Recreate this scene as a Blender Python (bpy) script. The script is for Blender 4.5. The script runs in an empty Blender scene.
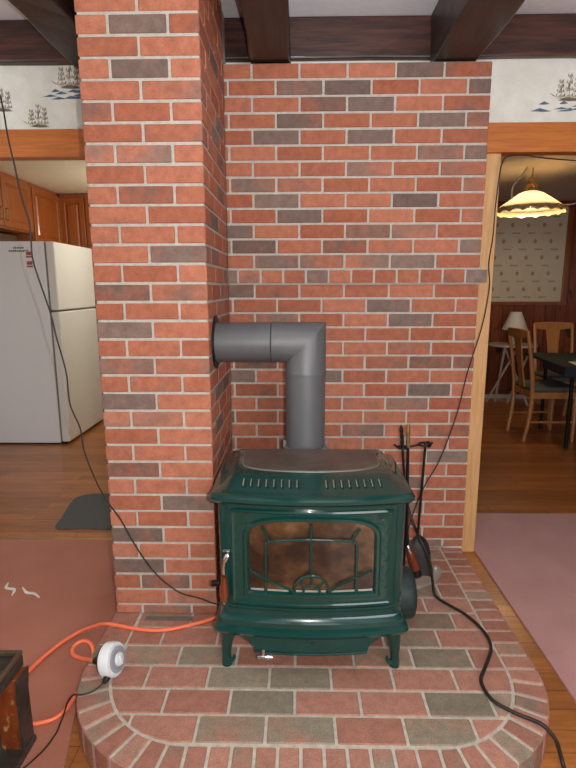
import bpy, bmesh, math, random
from mathutils import Vector, Matrix
random.seed(7)
S = bpy.context.scene
COL = S.collection
PI = math.pi

# ---------------------------------------------------------------- camera, world, lights, exposure
CP, PITCH, YAW, ROLL, FPX = Vector((0.3207, -2.4271, 1.293)), .185, -.0185, -.0028, 515.26
fw = Vector((math.sin(YAW)*math.cos(PITCH), math.cos(YAW)*math.cos(PITCH), -math.sin(PITCH)))
rt = Vector((math.cos(YAW), -math.sin(YAW), 0)); up = rt.cross(fw)
r2 = rt*math.cos(ROLL)+up*math.sin(ROLL); u2 = -rt*math.sin(ROLL)+up*math.cos(ROLL)
cd = bpy.data.cameras.new('camera'); cam = bpy.data.objects.new('camera', cd); COL.objects.link(cam)
cd.sensor_width = 36; cd.lens = FPX*36/768; cd.clip_start = .05
M = Matrix((r2, u2, -fw)).transposed().to_4x4(); M.translation = CP
cam.matrix_world = M; S.camera = cam

W = bpy.data.worlds.new('world'); S.world = W; W.use_nodes = True
bg = W.node_tree.nodes['Background']; bg.inputs[0].default_value = (.86, .93, 1.0, 1); bg.inputs[1].default_value = .14

def light(name, kind, loc, energy, color, size=.1, target=None, size_y=None):
    d = bpy.data.lights.new(name, kind); o = bpy.data.objects.new(name, d); COL.objects.link(o)
    o.location = loc; d.energy = energy; d.color = color
    if kind == 'AREA':
        d.size = size
        if size_y: d.shape = 'RECTANGLE'; d.size_y = size_y
    else: d.shadow_soft_size = size
    if target is not None: o.rotation_euler = (Vector(target)-Vector(loc)).to_track_quat('-Z', 'Y').to_euler()
    return o
light('camera_flash', 'POINT', CP + r2*.066 + u2*.01, 78, (1, .97, .93), .006)
light('rear_fill_light', 'AREA', (1.6, -3.9, 1.3), 38, (.95, .97, 1), 1.4, (.4, 0, 1.2), 1.2)  # unseen soft fill added behind the camera for room ambience
light('left_window_light', 'AREA', (-2.6, -2.2, 1.5), 17, (.90, .96, 1), .9, (-1.9, 2.0, .8), 1.1)
light('ceiling_fill_uplight', 'AREA', (.6, -1.9, 1.95), 20, (.92, .96, 1), .4, (.6, -1.7, 2.5))  # upward fill added out of view to brighten the ceiling
light('kitchen_fill_light', 'POINT', (-.78, 2.45, 1.90), 26, (1, .94, .83), .10)  # added fill hidden behind the brick column, lights kitchen ceiling and refrigerator doors
S.view_settings.view_transform = 'Standard'; S.view_settings.look = 'None'
S.view_settings.gamma = 1; S.view_settings.use_curve_mapping = False
S.view_settings.exposure = 0.0

# ---------------------------------------------------------------- materials
class NT:
    def __init__(s, name):
        s.m = bpy.data.materials.new(name); s.m.use_nodes = True; s.t = s.m.node_tree
        s.b = s.t.nodes['Principled BSDF']; s.out = s.t.nodes['Material Output']
    def n(s, typ, **k):
        nd = s.t.nodes.new(typ)
        for a, v in k.items():
            if a.startswith('i_'):
                key = a[2:]; nd.inputs[int(key) if key.isdigit() else key.replace('_', ' ')].default_value = v
            else: setattr(nd, a, v)
        return nd
    def l(s, a, b): s.t.links.new(a, b)
    def coord(s, scale=(1, 1, 1), rot=(0, 0, 0)):
        c = s.n('ShaderNodeTexCoord'); m = s.n('ShaderNodeMapping'); m.inputs['Scale'].default_value = scale
        m.inputs['Rotation'].default_value = rot
        s.l(c.outputs['Object'], m.inputs[0]); return m.outputs[0]
    def noise(s, vec, scale, detail=4, rough=.6):
        n = s.n('ShaderNodeTexNoise'); n.inputs['Scale'].default_value = scale; n.inputs['Detail'].default_value = detail
        n.inputs['Roughness'].default_value = rough; s.l(vec, n.inputs['Vector']); return n.outputs['Fac']
    def ramp(s, fac, stops):
        r = s.n('ShaderNodeValToRGB'); e = r.color_ramp.elements
        while len(e) < len(stops): e.new(.5)
        for el, (p, c) in zip(e, stops): el.position = p; el.color = (*c, 1)
        s.l(fac, r.inputs[0]); return r.outputs[0]
    def mix(s, fac, a, b, blend='MIX'):
        m = s.n('ShaderNodeMix', data_type='RGBA', blend_type=blend)
        for i, v in ((0, fac), (6, a), (7, b)):
            if isinstance(v, (int, float)): m.inputs[i].default_value = v
            elif isinstance(v, tuple): m.inputs[i].default_value = (*v, 1)
            else: s.l(v, m.inputs[i])
        return m.outputs[2]
    def math(s, op, a, b=0., clamp=False):
        m = s.n('ShaderNodeMath', operation=op); m.use_clamp = clamp
        for i, v in ((0, a), (1, b)):
            if isinstance(v, (int, float)): m.inputs[i].default_value = v
            else: s.l(v, m.inputs[i])
        return m.outputs[0]
    def bump(s, h, strength=.3, dist=.002):
        b = s.n('ShaderNodeBump'); b.inputs['Strength'].default_value = strength; b.inputs['Distance'].default_value = dist
        s.l(h, b.inputs['Height']); s.l(b.outputs[0], s.b.inputs['Normal'])
    def base(s, c): 
        if isinstance(c, tuple): s.b.inputs['Base Color'].default_value = (*c, 1)
        else: s.l(c, s.b.inputs['Base Color'])
    def set(s, **k):
        for a, v in k.items(): s.b.inputs[a.replace('_', ' ')].default_value = v

def simple(name, c, rough=.5, metal=0, coat=0, var=.12, scale=40, bump=0, stretch=(1, 1, 1), spec=.5):
    t = NT(name); v = t.coord(stretch)
    f = t.noise(v, scale)
    t.base(t.ramp(f, [(.3, tuple(x*(1-var) for x in c)), (.7, tuple(min(1, x*(1+var)) for x in c))]))
    t.set(Roughness=rough, Metallic=metal, Coat_Weight=coat, Coat_Roughness=.05, Specular_IOR_Level=spec)
    if bump: t.bump(f, bump)
    return t.m

def brick_mat(name, red_a, red_b, dark_a, dark_b, rough=.85, speck=.25, nscale=7):
    t = NT(name); v = t.coord()
    at = t.n('ShaderNodeAttribute', attribute_name='Tone'); sp = t.n('ShaderNodeSeparateColor'); t.l(at.outputs['Color'], sp.inputs[0])
    tone, rnd, ofs = sp.outputs[0], sp.outputs[1], sp.outputs[2]
    vo = t.n('ShaderNodeVectorMath', operation='ADD'); cc = t.n('ShaderNodeCombineXYZ'); t.l(t.math('MULTIPLY', ofs, 9.), cc.inputs[0]); t.l(v, vo.inputs[0]); t.l(cc.outputs[0], vo.inputs[1])
    big = t.noise(vo.outputs[0], nscale, 3, .55); fine = t.noise(v, 240, 3, .7); mid = t.noise(v, 60, 4, .7)
    red = t.mix(rnd, red_a, red_b); dark = t.mix(rnd, dark_a, dark_b)
    # tone decides how much of the brick is flashed dark
    x = t.math('ADD', tone, t.math('MULTIPLY', t.math('SUBTRACT', big, .5), 1.5))
    x = t.math('ADD', x, t.math('MULTIPLY', t.math('SUBTRACT', mid, .5), .35))
    mr = t.n('ShaderNodeMapRange', interpolation_type='SMOOTHSTEP'); mr.inputs[1].default_value = .22; mr.inputs[2].default_value = .85
    t.l(x, mr.inputs[0]); mott = t.noise(v, 28, 4, .7)
    c = t.mix(mr.outputs[0], red, dark)
    c = t.mix(.75, c, t.ramp(mott, [(.3, (.36, .36, .37)), (.7, (.62, .61, .6))]), 'OVERLAY'); c = t.mix(speck, c, t.ramp(fine, [(.3, (.35, .35, .35)), (.7, (.65, .65, .65))]), 'OVERLAY')
    t.base(c); t.set(Roughness=rough, Specular_IOR_Level=.25); t.bump(mid, .35, .002)
    return t.m
M_brick = brick_mat('brick', (.37, .120, .066), (.50, .190, .113), (.17, .115, .094), (.26, .18, .148), .85, .5)
M_paver = brick_mat('paver', (.34, .150, .105), (.44, .215, .155), (.21, .18, .13), (.33, .265, .19), .6, .9, 9)
M_mortar = simple('mortar', (.50, .455, .39), .95, var=.14, scale=60, bump=.3)
M_hmortar = simple('hearth_mortar', (.50, .45, .37), .9, var=.18, scale=50, bump=.3)
def enamel():
    t = NT('green_enamel'); v = t.coord(); f = t.noise(v, 9, 2)
    t.base(t.ramp(f, [(.3, (.0028, .039, .032)), (.7, (.004, .048, .039))]))
    t.set(Roughness=.22, Coat_Weight=.8, Coat_Roughness=.055, Coat_IOR=1.42, Specular_IOR_Level=.3); t.bump(t.noise(v, 30, 2), .06, .003); return t.m
M_enamel = enamel()
M_cast = simple('dark_cast_iron', (.025, .045, .043), .5, .2, var=.3)
M_griddle = simple('brown_griddle', (.115, .083, .066), .5, .1, var=.35, scale=14, bump=.15)
M_griddle_rim = simple('griddle_rim', (.22, .23, .19), .4, .4)
M_chrome = simple('chrome', (.75, .74, .72), .18, 1., var=.05)
M_black = simple('black_iron', (.015, .014, .013), .45, .5, var=.3)
M_plastic_black = simple('black_plastic', (.012, .012, .013), .4)
M_pipe = simple('grey_stove_pipe', (.125, .126, .130), .48, .15, var=.10, scale=7, stretch=(1, 1, 1))
M_brass = simple('brass', (.55, .36, .13), .3, .9)
M_handle = simple('red_brown_wood', (.15, .028, .009), .25, coat=.6, var=.35, scale=30, stretch=(1, 1, .2))
M_white_plastic = simple('white_plastic', (.82, .83, .84), .35, var=.02)
M_grey_plastic = simple('grey_plastic', (.33, .34, .37), .4, var=.05)
M_orange = simple('orange_cable', (1., .20, .085), .45, var=.04)
M_cable = simple('black_cable', (.018, .014, .012), .5)
M_fridge = simple('fridge_white', (.86, .88, .90), .35, var=.01)
M_fridge_door = simple('fridge_door_white', (.80, .80, .77), .25, var=.02, coat=.3)
M_gasket = simple('grey_gasket', (.2, .19, .17), .6)
M_mat = simple('grey_mat', (.095, .105, .108), .95, var=.4, scale=300, bump=.6)
M_scrap = simple('pale_scrap', (.75, .72, .66), .8)
M_shade = simple('white_lamp_shade', (.80, .78, .70), .8, var=.03)
M_white_paint = simple('white_paint', (.62, .58, .50), .5, var=.05)
M_cloth = simple('dark_green_cloth', (.012, .022, .014), .8, var=.4, scale=15)
M_navy = simple('dark_blue_cloth', (.008, .010, .022), .7, var=.3, scale=15)
M_paper = simple('paper', (.7, .68, .62), .8, var=.04)
M_seat = simple('grey_seat', (.10, .12, .10), .85, var=.15)
M_steel = simple('pale_steel', (.42, .40, .36), .4, .4, var=.15, scale=20)
M_shovel = simple('dark_shovel_steel', (.09, .09, .09), .38, .8, var=.3, scale=15)

def wood(name, a, b, rough=.4, axis=0, scale=5, coat=0, ring=12, knots=False, bump=.1):
    t = NT(name); st = [9, 9, 9]; st[axis] = .9
    v = t.coord(tuple(st)); f = t.noise(v, scale, 5, .6)
    st2 = [60, 60, 60]; st2[axis] = 2.5; g = t.noise(t.coord(tuple(st2)), 3, 3, .6)
    c = t.ramp(f, [(.3, a), (.7, b)])
    c = t.mix(.35, c, t.ramp(g, [(.3, (.25, .25, .25)), (.7, (.7, .7, .7))]), 'OVERLAY')
    if knots:
        k = t.noise(t.coord((5, 5, 2.2)), 1.4, 1); c = t.mix(t.ramp(k, [(.68, (0, 0, 0)), (.75, (1, 1, 1))]), c, tuple(x*.25 for x in a))
    t.base(c); t.set(Roughness=rough, Coat_Weight=coat, Coat_Roughness=.15); t.bump(g, bump, .001); return t.m
M_pine_x = wood('orange_pine_board', (.46, .125, .016), (.60, .19, .03), .5, 0, coat=0)
M_jamb = wood('pale_pine_board', (.62, .33, .125), (.74, .44, .19), .5, 2)
M_cab = wood('cherry_cabinet', (.27, .064, .010), (.38, .104, .018), .35, 2, coat=.4)
M_chair = wood('honey_oak', (.42, .17, .045), (.52, .23, .07), .4, 2, coat=.3)
M_beam_x = wood('dark_beam_across', (.016, .006, .004), (.10, .030, .017), .5, 0, bump=.9, coat=.2)
M_beam_y = wood('dark_beam_along', (.008, .0055, .004), (.04, .018, .010), .5, 1, bump=.9, coat=.2)
M_darkwood = wood('dark_pedestal_wood', (.020, .017, .014), (.055, .05, .042), .35, 0, coat=.3)

def floor_mat():
    t = NT('wood_floor'); c = t.coord()
    b = t.n('ShaderNodeTexBrick', offset=.37, squash=1); t.l(c, b.inputs['Vector'])
    for k, v in (('Scale', 1.), ('Mortar Size', .0012), ('Mortar Smooth', .1), ('Brick Width', .95), ('Row Height', .083), ('Bias', 0.)): b.inputs[k].default_value = v
    b.inputs['Color1'].default_value = (.45, .165, .042, 1); b.inputs['Color2'].default_value = (.29, .098, .024, 1); b.inputs['Mortar'].default_value = (.06, .022, .008, 1)
    g = t.noise(t.coord((1.6, 22, 22)), 4, 5, .65); g2 = t.noise(t.coord((1.2, 6, 6)), 2, 3)
    c1 = t.mix(.6, b.outputs['Color'], t.ramp(g, [(.3, (.28, .28, .28)), (.7, (.7, .7, .7))]), 'OVERLAY')
    c1 = t.mix(.4, c1, t.ramp(g2, [(.3, (.35, .35, .35)), (.7, (.65, .65, .65))]), 'OVERLAY')
    t.base(c1); t.set(Roughness=.33, Coat_Weight=.25, Coat_Roughness=.2); t.bump(g, .08, .001); return t.m
M_floor = floor_mat()
def carpet_mat(name, a, b):
    t = NT(name); f = t.noise(t.coord(), 420, 2, .7); g = t.noise(t.coord(), 3.5, 3)
    c = t.ramp(g, [(.3, a), (.7, b)]); c = t.mix(.3, c, t.ramp(f, [(.3, (.3, .3, .3)), (.7, (.7, .7, .7))]), 'OVERLAY')
    t.base(c); t.set(Roughness=.95, Specular_IOR_Level=.1, Sheen_Weight=.15); t.bump(f, .5, .003); return t.m
M_carpet_l = carpet_mat('russet_carpet', (.39, .140, .088), (.46, .175, .112))
M_carpet_r = carpet_mat('pink_carpet', (.50, .265, .245), (.58, .32, .295))
def paper_mat():
    t = NT('cream_wallpaper'); f = t.noise(t.coord(), 90, 3, .7); g = t.noise(t.coord(), 12, 4, .6)
    c = t.ramp(g, [(.35, (.74, .73, .64)), (.65, (.84, .83, .76))]); c = t.mix(.25, c, t.ramp(f, [(.35, (.4, .4, .4)), (.65, (.6, .6, .6))]), 'OVERLAY')
    t.base(c); t.set(Roughness=.8); return t.m
M_wallpaper = paper_mat()
M_ceiling = simple('white_ceiling', (.84, .87, .92), .9, var=.04, scale=30, bump=.3)
M_kceiling = simple('cream_ceiling', (.84, .76, .56), .8, var=.03)
M_dceiling = simple('dining_ceiling', (.62, .56, .46), .9, var=.06, scale=12)
M_kwall = simple('kitchen_wall', (.45, .42, .36), .8, var=.1, scale=8)
def panelling():
    t = NT('red_pine_panelling'); c = t.coord()
    b = t.n('ShaderNodeTexBrick', offset=0.); mp = t.n('ShaderNodeMapping'); mp.inputs['Rotation'].default_value = (PI/2, 0, 0); t.l(c, mp.inputs[0]); t.l(mp.outputs[0], b.inputs['Vector'])
    for k, v in (('Scale', 1.), ('Mortar Size', .004), ('Brick Width', .13), ('Row Height', 9.), ('Bias', 0.)): b.inputs[k].default_value = v
    b.inputs['Color1'].default_value = (.20, .045, .012, 1); b.inputs['Color2'].default_value = (.27, .07, .018, 1); b.inputs['Mortar'].default_value = (.04, .01, .005, 1)
    g = t.noise(t.coord((14, 14, 1.2)), 3, 4, .6); k = t.noise(t.coord((9, 9, 4)), 1.2, 1)
    c1 = t.mix(.6, b.outputs['Color'], t.ramp(g, [(.3, (.25, .25, .25)), (.7, (.7, .7, .7))]), 'OVERLAY')
    c1 = t.mix(t.ramp(k, [(.66, (0, 0, 0)), (.72, (1, 1, 1))]), c1, (.05, .012, .006))
    t.base(c1); t.set(Roughness=.4, Coat_Weight=.3); return t.m
M_panel = panelling()
def soot_glass():
    t = NT('sooty_glass'); v = t.coord((1, 1, 1.3)); f = t.noise(v, 4.5, 3, .55); g = t.noise(v, 18, 4, .65); h = t.noise(v, 70, 3)
    x = t.math('ADD', t.math('MULTIPLY', f, .7), t.math('MULTIPLY', g, .3))
    c = t.ramp(x, [(.38, (.012, .006, .004)), (.48, (.045, .020, .010)), (.57, (.10, .048, .018)), (.68, (.18, .10, .045))])
    c = t.mix(.3, c, t.ramp(h, [(.3, (.3, .3, .3)), (.7, (.7, .7, .7))]), 'OVERLAY')
    t.base(c); t.set(Roughness=.38, Coat_Weight=.6, Coat_Roughness=.04); return t.m
M_glass = soot_glass()
def shade_glass():
    t = NT('lit_shade_glass'); tr = t.n('ShaderNodeBsdfTranslucent'); tr.inputs[0].default_value = (1, .90, .72, 1)
    t.base((.85, .74, .52)); t.set(Roughness=.3, Emission_Strength=.25); t.b.inputs['Emission Color'].default_value = (1, .70, .36, 1)
    mx = t.n('ShaderNodeMixShader'); mx.inputs[0].default_value = .55; t.l(t.b.outputs[0], mx.inputs[1]); t.l(tr.outputs[0], mx.inputs[2]); t.l(mx.outputs[0], t.out.inputs[0])
    return t.m
M_shade_glass = shade_glass()
def distressed():
    t = NT('distressed_red_wood'); v = t.coord((1, 1, .5)); f = t.noise(v, 38, 4, .7); g = t.noise(v, 16, 3)
    c = t.ramp(g, [(.35, (.13, .022, .006)), (.65, (.26, .06, .014))])
    c = t.mix(t.ramp(f, [(.58, (0, 0, 0)), (.64, (1, 1, 1))]), c, (.42, .27, .10))
    t.base(c); t.set(Roughness=.3, Coat_Weight=.5); return t.m
M_distress = distressed()
M_ink_grey = simple('grey_ink', (.16, .13, .10), .8, var=.3)
M_ink_tan = simple('tan_ink', (.42, .36, .26), .8, var=.3)
M_ink_blue = simple('blue_ink', (.10, .17, .25), .8, var=.5, scale=90)
M_motif = simple('brown_ink', (.50, .33, .16), .8, var=.2)
M_motif2 = simple('faded_red_ink', (.50, .40, .28), .8, var=.2)
M_shadecloth = simple('cream_shade_cloth', (.74, .67, .52), .8, var=.04, scale=10)
M_red_label = simple('red_label', (.45, .09, .06), .6)

# ---------------------------------------------------------------- mesh helpers
def finish(name, bm, mats, parent=None, smooth=False, bevel=0, seg=2, angle=30, recalc=True, split=40):
    if recalc: bmesh.ops.recalc_face_normals(bm, faces=bm.faces)
    me = bpy.data.meshes.new(name); bm.to_mesh(me); bm.free()
    for m in (mats if isinstance(mats, (list, tuple)) else [mats]): me.materials.append(m)
    o = bpy.data.objects.new(name, me); COL.objects.link(o)
    if parent: o.parent = parent
    if smooth:
        for p in me.polygons: p.use_smooth = True
        if smooth != 'all':
            es = o.modifiers.new('edges', 'EDGE_SPLIT'); es.split_angle = math.radians(split)
    if bevel:
        b = o.modifiers.new('bevel', 'BEVEL'); b.width = bevel; b.segments = seg; b.limit_method = 'ANGLE'; b.angle_limit = math.radians(angle)
        if smooth is False and seg > 1: 
            for p in me.polygons: p.use_smooth = False
    return o
def tag(o, label, cat, group=None, kind=None):
    o['label'] = label; o['category'] = cat
    if group: o['group'] = group
    if kind: o['kind'] = kind
    return o
def struct(o, label=None):
    o['kind'] = 'structure'
    if label: o['label'] = label
    return o
def empty(name, loc=(0, 0, 0), rz=0):
    o = bpy.data.objects.new(name, None); o.empty_display_size = .05; COL.objects.link(o); o.location = loc; o.rotation_euler = (0, 0, rz)
    return o
def box(bm, x0, x1, y0, y1, z0, z1, mi=0, M=None):
    vs = [bm.verts.new((x, y, z)) for x in (x0, x1) for y in (y0, y1) for z in (z0, z1)]
    if M is not None:
        for v in vs: v.co = M @ v.co
    fs = []
    for q in ((0, 1, 3, 2), (4, 6, 7, 5), (0, 4, 5, 1), (2, 3, 7, 6), (0, 2, 6, 4), (1, 5, 7, 3)):
        f = bm.faces.new([vs[i] for i in q]); f.material_index = mi; fs.append(f)
    return fs
def B(): return bmesh.new()
def boxo(name, r, m, parent=None, bevel=.002, **k):
    bm = B(); box(bm, *r); return finish(name, bm, m, parent, bevel=bevel, **k)
def poly_prism(bm, pts, z0, z1, mi=0):
    a = [bm.verts.new((x, y, z0)) for x, y in pts]; b = [bm.verts.new((x, y, z1)) for x, y in pts]
    n = len(pts); fs = [bm.faces.new(a[::-1]), bm.faces.new(b)]
    for i in range(n): fs.append(bm.faces.new((a[i], a[(i+1) % n], b[(i+1) % n], b[i])))
    for f in fs: f.material_index = mi
    return fs
def catmull(P, n=8, closed=False):
    P = [Vector(p) for p in P]; out = []
    N = len(P); R = range(N if closed else N-1)
    for i in R:
        if closed: p0, p1, p2, p3 = P[(i-1) % N], P[i], P[(i+1) % N], P[(i+2) % N]
        else:
            p1, p2 = P[i], P[i+1]; p0 = P[i-1] if i else p1*2-p2; p3 = P[i+2] if i+2 < N else p2*2-p1
        for k in range(n):
            t = k/n; out.append(.5*((2*p1)+(p2-p0)*t+(2*p0-5*p1+4*p2-p3)*t*t+(3*p1-p0-3*p2+p3)*t**3))
    if not closed: out.append(P[-1].copy())
    return out
def tube(bm, P, r, seg=8, closed=False, mi=0, cap=True, flat=1.0):
    P = [Vector(p) for p in P]; N = len(P); rings = []
    if not isinstance(r, (list, tuple)): r = [r]*N
    prev = None
    for i in range(N):
        if closed: d = P[(i+1) % N]-P[i-1]
        else: d = P[min(i+1, N-1)]-P[max(i-1, 0)]
        d.normalize()
        if prev is None:
            a = Vector((0, 0, 1)) if abs(d.z) < .9 else Vector((0, 1, 0)); n = (a-d*a.dot(d)).normalized()
        else: n = (prev-d*prev.dot(d)).normalized()
        prev = n; b = d.cross(n)
        rings.append([bm.verts.new(P[i]+(n*math.cos(2*PI*k/seg)+b*math.sin(2*PI*k/seg)*flat)*r[i]) for k in range(seg)])
    for i in range(N if closed else N-1):
        A, C = rings[i], rings[(i+1) % N]
        for k in range(seg):
            f = bm.faces.new((A[k], A[(k+1) % seg], C[(k+1) % seg], C[k])); f.material_index = mi
    if cap and not closed:
        for q in (rings[0][::-1], rings[-1]): f = bm.faces.new(q); f.material_index = mi
def lathe(bm, prof, cx=0, cy=0, seg=32, mi=0, M=None, sy=1):
    rings = []
    for r, z in prof:
        if r < 1e-5: rings.append([bm.verts.new((cx, cy, z))])
        else: rings.append([bm.verts.new((cx+r*math.cos(2*PI*k/seg), cy+r*sy*math.sin(2*PI*k/seg), z)) for k in range(seg)])
    for A, C in zip(rings, rings[1:]):
        for k in range(seg):
            q = [A[k % len(A)], A[(k+1) % seg % len(A)], C[(k+1) % seg % len(C)], C[k % len(C)]]
            q2 = []
            for v in q:
                if v not in q2: q2.append(v)
            if len(q2) > 2: f = bm.faces.new(q2); f.material_index = mi
    if M is not None:
        for R in rings:
            for v in R: v.co = M @ v.co
def loft(bm, rings, mi=0, cap=True, closed=True):
    R = [[bm.verts.new(p) for p in r] for r in rings]; n = len(R[0])
    for A, C in zip(R, R[1:]):
        for k in range(n if closed else n-1):
            f = bm.faces.new((A[k], A[(k+1) % n], C[(k+1) % n], C[k])); f.material_index = mi
    if cap:
        for q in (R[0][::-1], R[-1]): f = bm.faces.new(q); f.material_index = mi
    return R
def rect_ring(x0, x1, y0, y1, z): return [(x0, y0, z), (x1, y0, z), (x1, y1, z), (x0, y1, z)]

# ---------------------------------------------------------------- setting: floor, walls, ceiling
FZ = -.10
struct(boxo('floor', (-3.2, 4.6, -4.2, 4.4, FZ-.05, FZ), M_floor, bevel=0), 'orange-brown wooden strip floor')
CZ = 2.47
def slab(name, r, m, lab=None, bevel=0): return struct(boxo(name, r, m, bevel=bevel), lab)
slab('ceiling', (-3.2, 4.6, -4.2, .14, CZ, CZ+.05), M_ceiling, 'white plaster ceiling between dark beams')
slab('ceiling_kitchen', (-3.2, .3, .18, 4.4, 2.25, 2.30), M_kceiling, 'cream kitchen ceiling')
slab('ceiling_dining', (.36, 4.6, .18, 4.4, 2.30, 2.35), M_dceiling, 'plaster dining room ceiling')
wb = B()
box(wb, -.62, 1.215, .14, .25, FZ, CZ)
box(wb, -3.2, -.62, .14, .18, 1.91, CZ); box(wb, 1.215, 4.6, .14, .18, 1.915, CZ)
struct(finish('wall_back', wb, M_wallpaper), 'cream wallpaper wall with little sailing ships above the openings')
slab('wall_light_divider', (.30, .36, .25, 4.15, FZ, 2.47), M_kwall)  # unseen divider added to stop light leaking between kitchen and dining room
slab('wall_dining', (.36, 4.6, 4.05, 4.15, FZ, 2.47), M_panel, 'red-brown knotty pine panelled wall of the dining room')
slab('wall_right', (4.5, 4.6, -4.2, 4.05, FZ, 2.47), M_panel)
slab('wall_kitchen', (-2.55, .30, 3.42, 3.52, FZ, 2.47), M_kwall)
slab('wall_left', (-3.2, -2.95, -4.2, .14, FZ, 2.47), M_wallpaper)
slab('wall_kitchen_left', (-2.65, -2.55, .25, 3.52, FZ, 2.47), M_kwall)
slab('baseboard_dining', (.36, 4.5, 4.03, 4.05, FZ, FZ+.05), M_white_paint)
slab('trim_1', (-2.9, -.62, .115, .185, 1.896, 2.018), M_pine_x, 'orange pine header board over the kitchen opening', .003)
slab('trim_2', (1.155, 4.4, .115, .185, 1.902, 2.030), M_pine_x, 'orange pine header board over the dining room opening', .003)
slab('trim_3', (1.200, 1.266, .136, .265, FZ, 1.902), M_jamb, 'pale pine upright board at the right edge of the brick wall', .002)
# threshold strip and carpets
slab('trim_4', (-2.0, -.55, .225, .255, FZ, FZ+.006), M_brass, 'thin metal threshold strip between carpet and kitchen floor', .002)
bm = B(); poly_prism(bm, [(-3.0, -4.0), (-.30, -4.0), (-.355, -1.25), (-.372, -1.13), (-.424, -.93), (-.424, -.1), (-.55, .225), (-3.0, .225)], FZ, FZ+.010)
o = finish('carpet', bm, M_carpet_l); tag(o, 'russet wall-to-wall carpet on the floor left of the brick hearth', 'carpet')
bm = B(); poly_prism(bm, [(1.268, -4.0), (4.4, -4.0), (4.4, .60), (1.268, .60)], FZ, FZ+.010)
o = finish('carpet', bm, M_carpet_r); tag(o, 'dusty pink carpet on the floor right of the brick hearth', 'carpet')

# wallpaper ships (printed motifs, part of the wall)
def ship(bm, x, z, s, y=.1395, seed=0, parts=(1, 1)):
    rnd = random.Random(seed)
    def stroke(a, b, w, mi):
        (x0, z0), (x1, z1) = a, b; d = Vector((x1-x0, z1-z0)); L = d.length or 1; n = Vector((-d.y, d.x))/L*w
        m = ((x0+x1)/2+n.x*.8, (z0+z1)/2+n.y*.8)
        q = [(x0, z0), (m[0]+n.x, m[1]+n.y), (x1, z1), (m[0]-n.x*1.2, m[1]-n.y*1.2)]
        vs = [bm.verts.new((x+p*s, y-.0006*rnd.random(), z+r*s)) for p, r in q]; f = bm.faces.new(vs); f.material_index = mi
    if parts[0]:
        stroke((-.45, .0), (.5, -.02), .07, 0); stroke((-.5, .06), (.48, .05), .03, 0)
        for mx, h in ((-.32, .75), (0, 1.05), (.3, .85)):
            stroke((mx, 0), (mx+.02, h), .015, 0)
            for k in range(4):
                zz = .1+k*h*.23; w = .19*(1-k*.18); bl = .06
                stroke((mx-w, zz), (mx+w*.9, zz+.04), bl, 1); stroke((mx-w, zz+.02), (mx-w*.7, zz+.16), .02, 0); stroke((mx+w*.8, zz), (mx+w*.6, zz+.17), .02, 0)
            for k in range(3): stroke((mx-.15+rnd.random()*.1, .1+rnd.random()*.3), (mx+rnd.random()*.2, h*.9), .012, 0)
        stroke((-.45, .1), (-.78, .28), .015, 0)
    if parts[1]:
        for k in range(9):
            a = -1.6+rnd.random()*1.9; zz = -.12-rnd.random()*.3; stroke((a, zz), (a+.35+rnd.random()*.4, zz+.02), .03+.03*rnd.random(), 2)
bm = B()
ship(bm, 1.555, 2.128, .115, seed=1)
ship(bm, -.725, 2.20, .115, seed=2); ship(bm, -1.05, 2.105, .10, seed=3, parts=(1, 0)); ship(bm, -.885, 2.035, .10, seed=4, parts=(1, 0))
ship(bm, 1.95, 2.13, .085, seed=5); ship(bm, -1.35, 2.165, .085, seed=6)
w = finish('ship_print', bm, [M_ink_grey, M_ink_tan, M_ink_blue], recalc=False); w.parent = bpy.data.objects['wall_back']; w['label'] = 'printed grey sailing ships and blue waves'

# ---------------------------------------------------------------- brick work
C = .0667; Hh = 33.63; MOD = .2071; J = .0098
zb = lambda i: (Hh-i)*C
def add_brick(bm, lay, x0, x1, y0, y1, z0, z1, tone):
    j = lambda: random.uniform(-.0008, .0008)
    fs = box(bm, x0+j(), x1+j(), y0+j(), y1, z0+j(), z1+j(), 0)
    c = (max(0, min(1, tone+random.uniform(-.03, .05))), random.random(), random.random(), 1)
    for f in fs:
        for l in f.loops: l[lay] = c
def brickobj(name, build, mats, parent=None):
    bm = B(); lay = bm.loops.layers.float_color.new('Tone'); build(bm, lay)
    o = finish(name, bm, mats, parent, bevel=.0025, seg=1)
    return o
BACK = { # tones from the right end of each course
0: [.35, .85, .05, .05, 0, .1], 1: [.8, 0, 0, .95, .7, .1], 2: [.4, 0, .95, .5, 0, .1], 3: [.5, 1, 0, 0, .8, .05], 4: [.25, 0, .8, .2, 1, 0],
5: [.85, .6, 0, 0, 0, .05], 6: [.45, .1, .45, .2, 0, 0], 7: [.5, 0, 0, 0, .5, .55], 8: [.15, 1, .05, 0, .9, 0], 9: [.35, .1, 0, 0, .95, .15],
10: [.1, .6, .5, 0, 0, .9], 11: [.7, 0, .35, .4, 0, .8], 12: [0, .85, .5, .5, .6, 0],
13: [.95, .25, .1, 0, .2, .15, .0, .8, .25, .1, .4, .65, .8], 14: [.1, 0, .3, 0, .3, .6], 15: [.1, 0, .85, .05, .1, .15], 16: [0, .9, .05, 0, .65, .3],
17: [.35, .15, .05, .15, 0, 0], 18: [.2, .4, .1, .1, .5, 0], 19: [.3, .5, .3, 0, 0, .7], 20: [0, 0, .3, .85, 0, .8], 21: [0, .95, 0, 0, .1, .3],
22: [.05, .6, .3, 0, .3, 0], 23: [.1, 0, .1, 0, 0, .1, .7], 24: [.4, 0, .6, 0, 0, .05], 25: [.2, 0, 0, .3, .4, 0], 26: [.85, 0, 0, .2, 0, .3],
27: [0, 0, .5, 0, .3, .1], 28: [0, .7, 0, 0], 29: [.05, .1, 0], 30: [0, .7, 0], 31: [0, 0, .1], 32: [.05, .1, 0], 33: [.3, .7, .2]}
WB = 1.153
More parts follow.
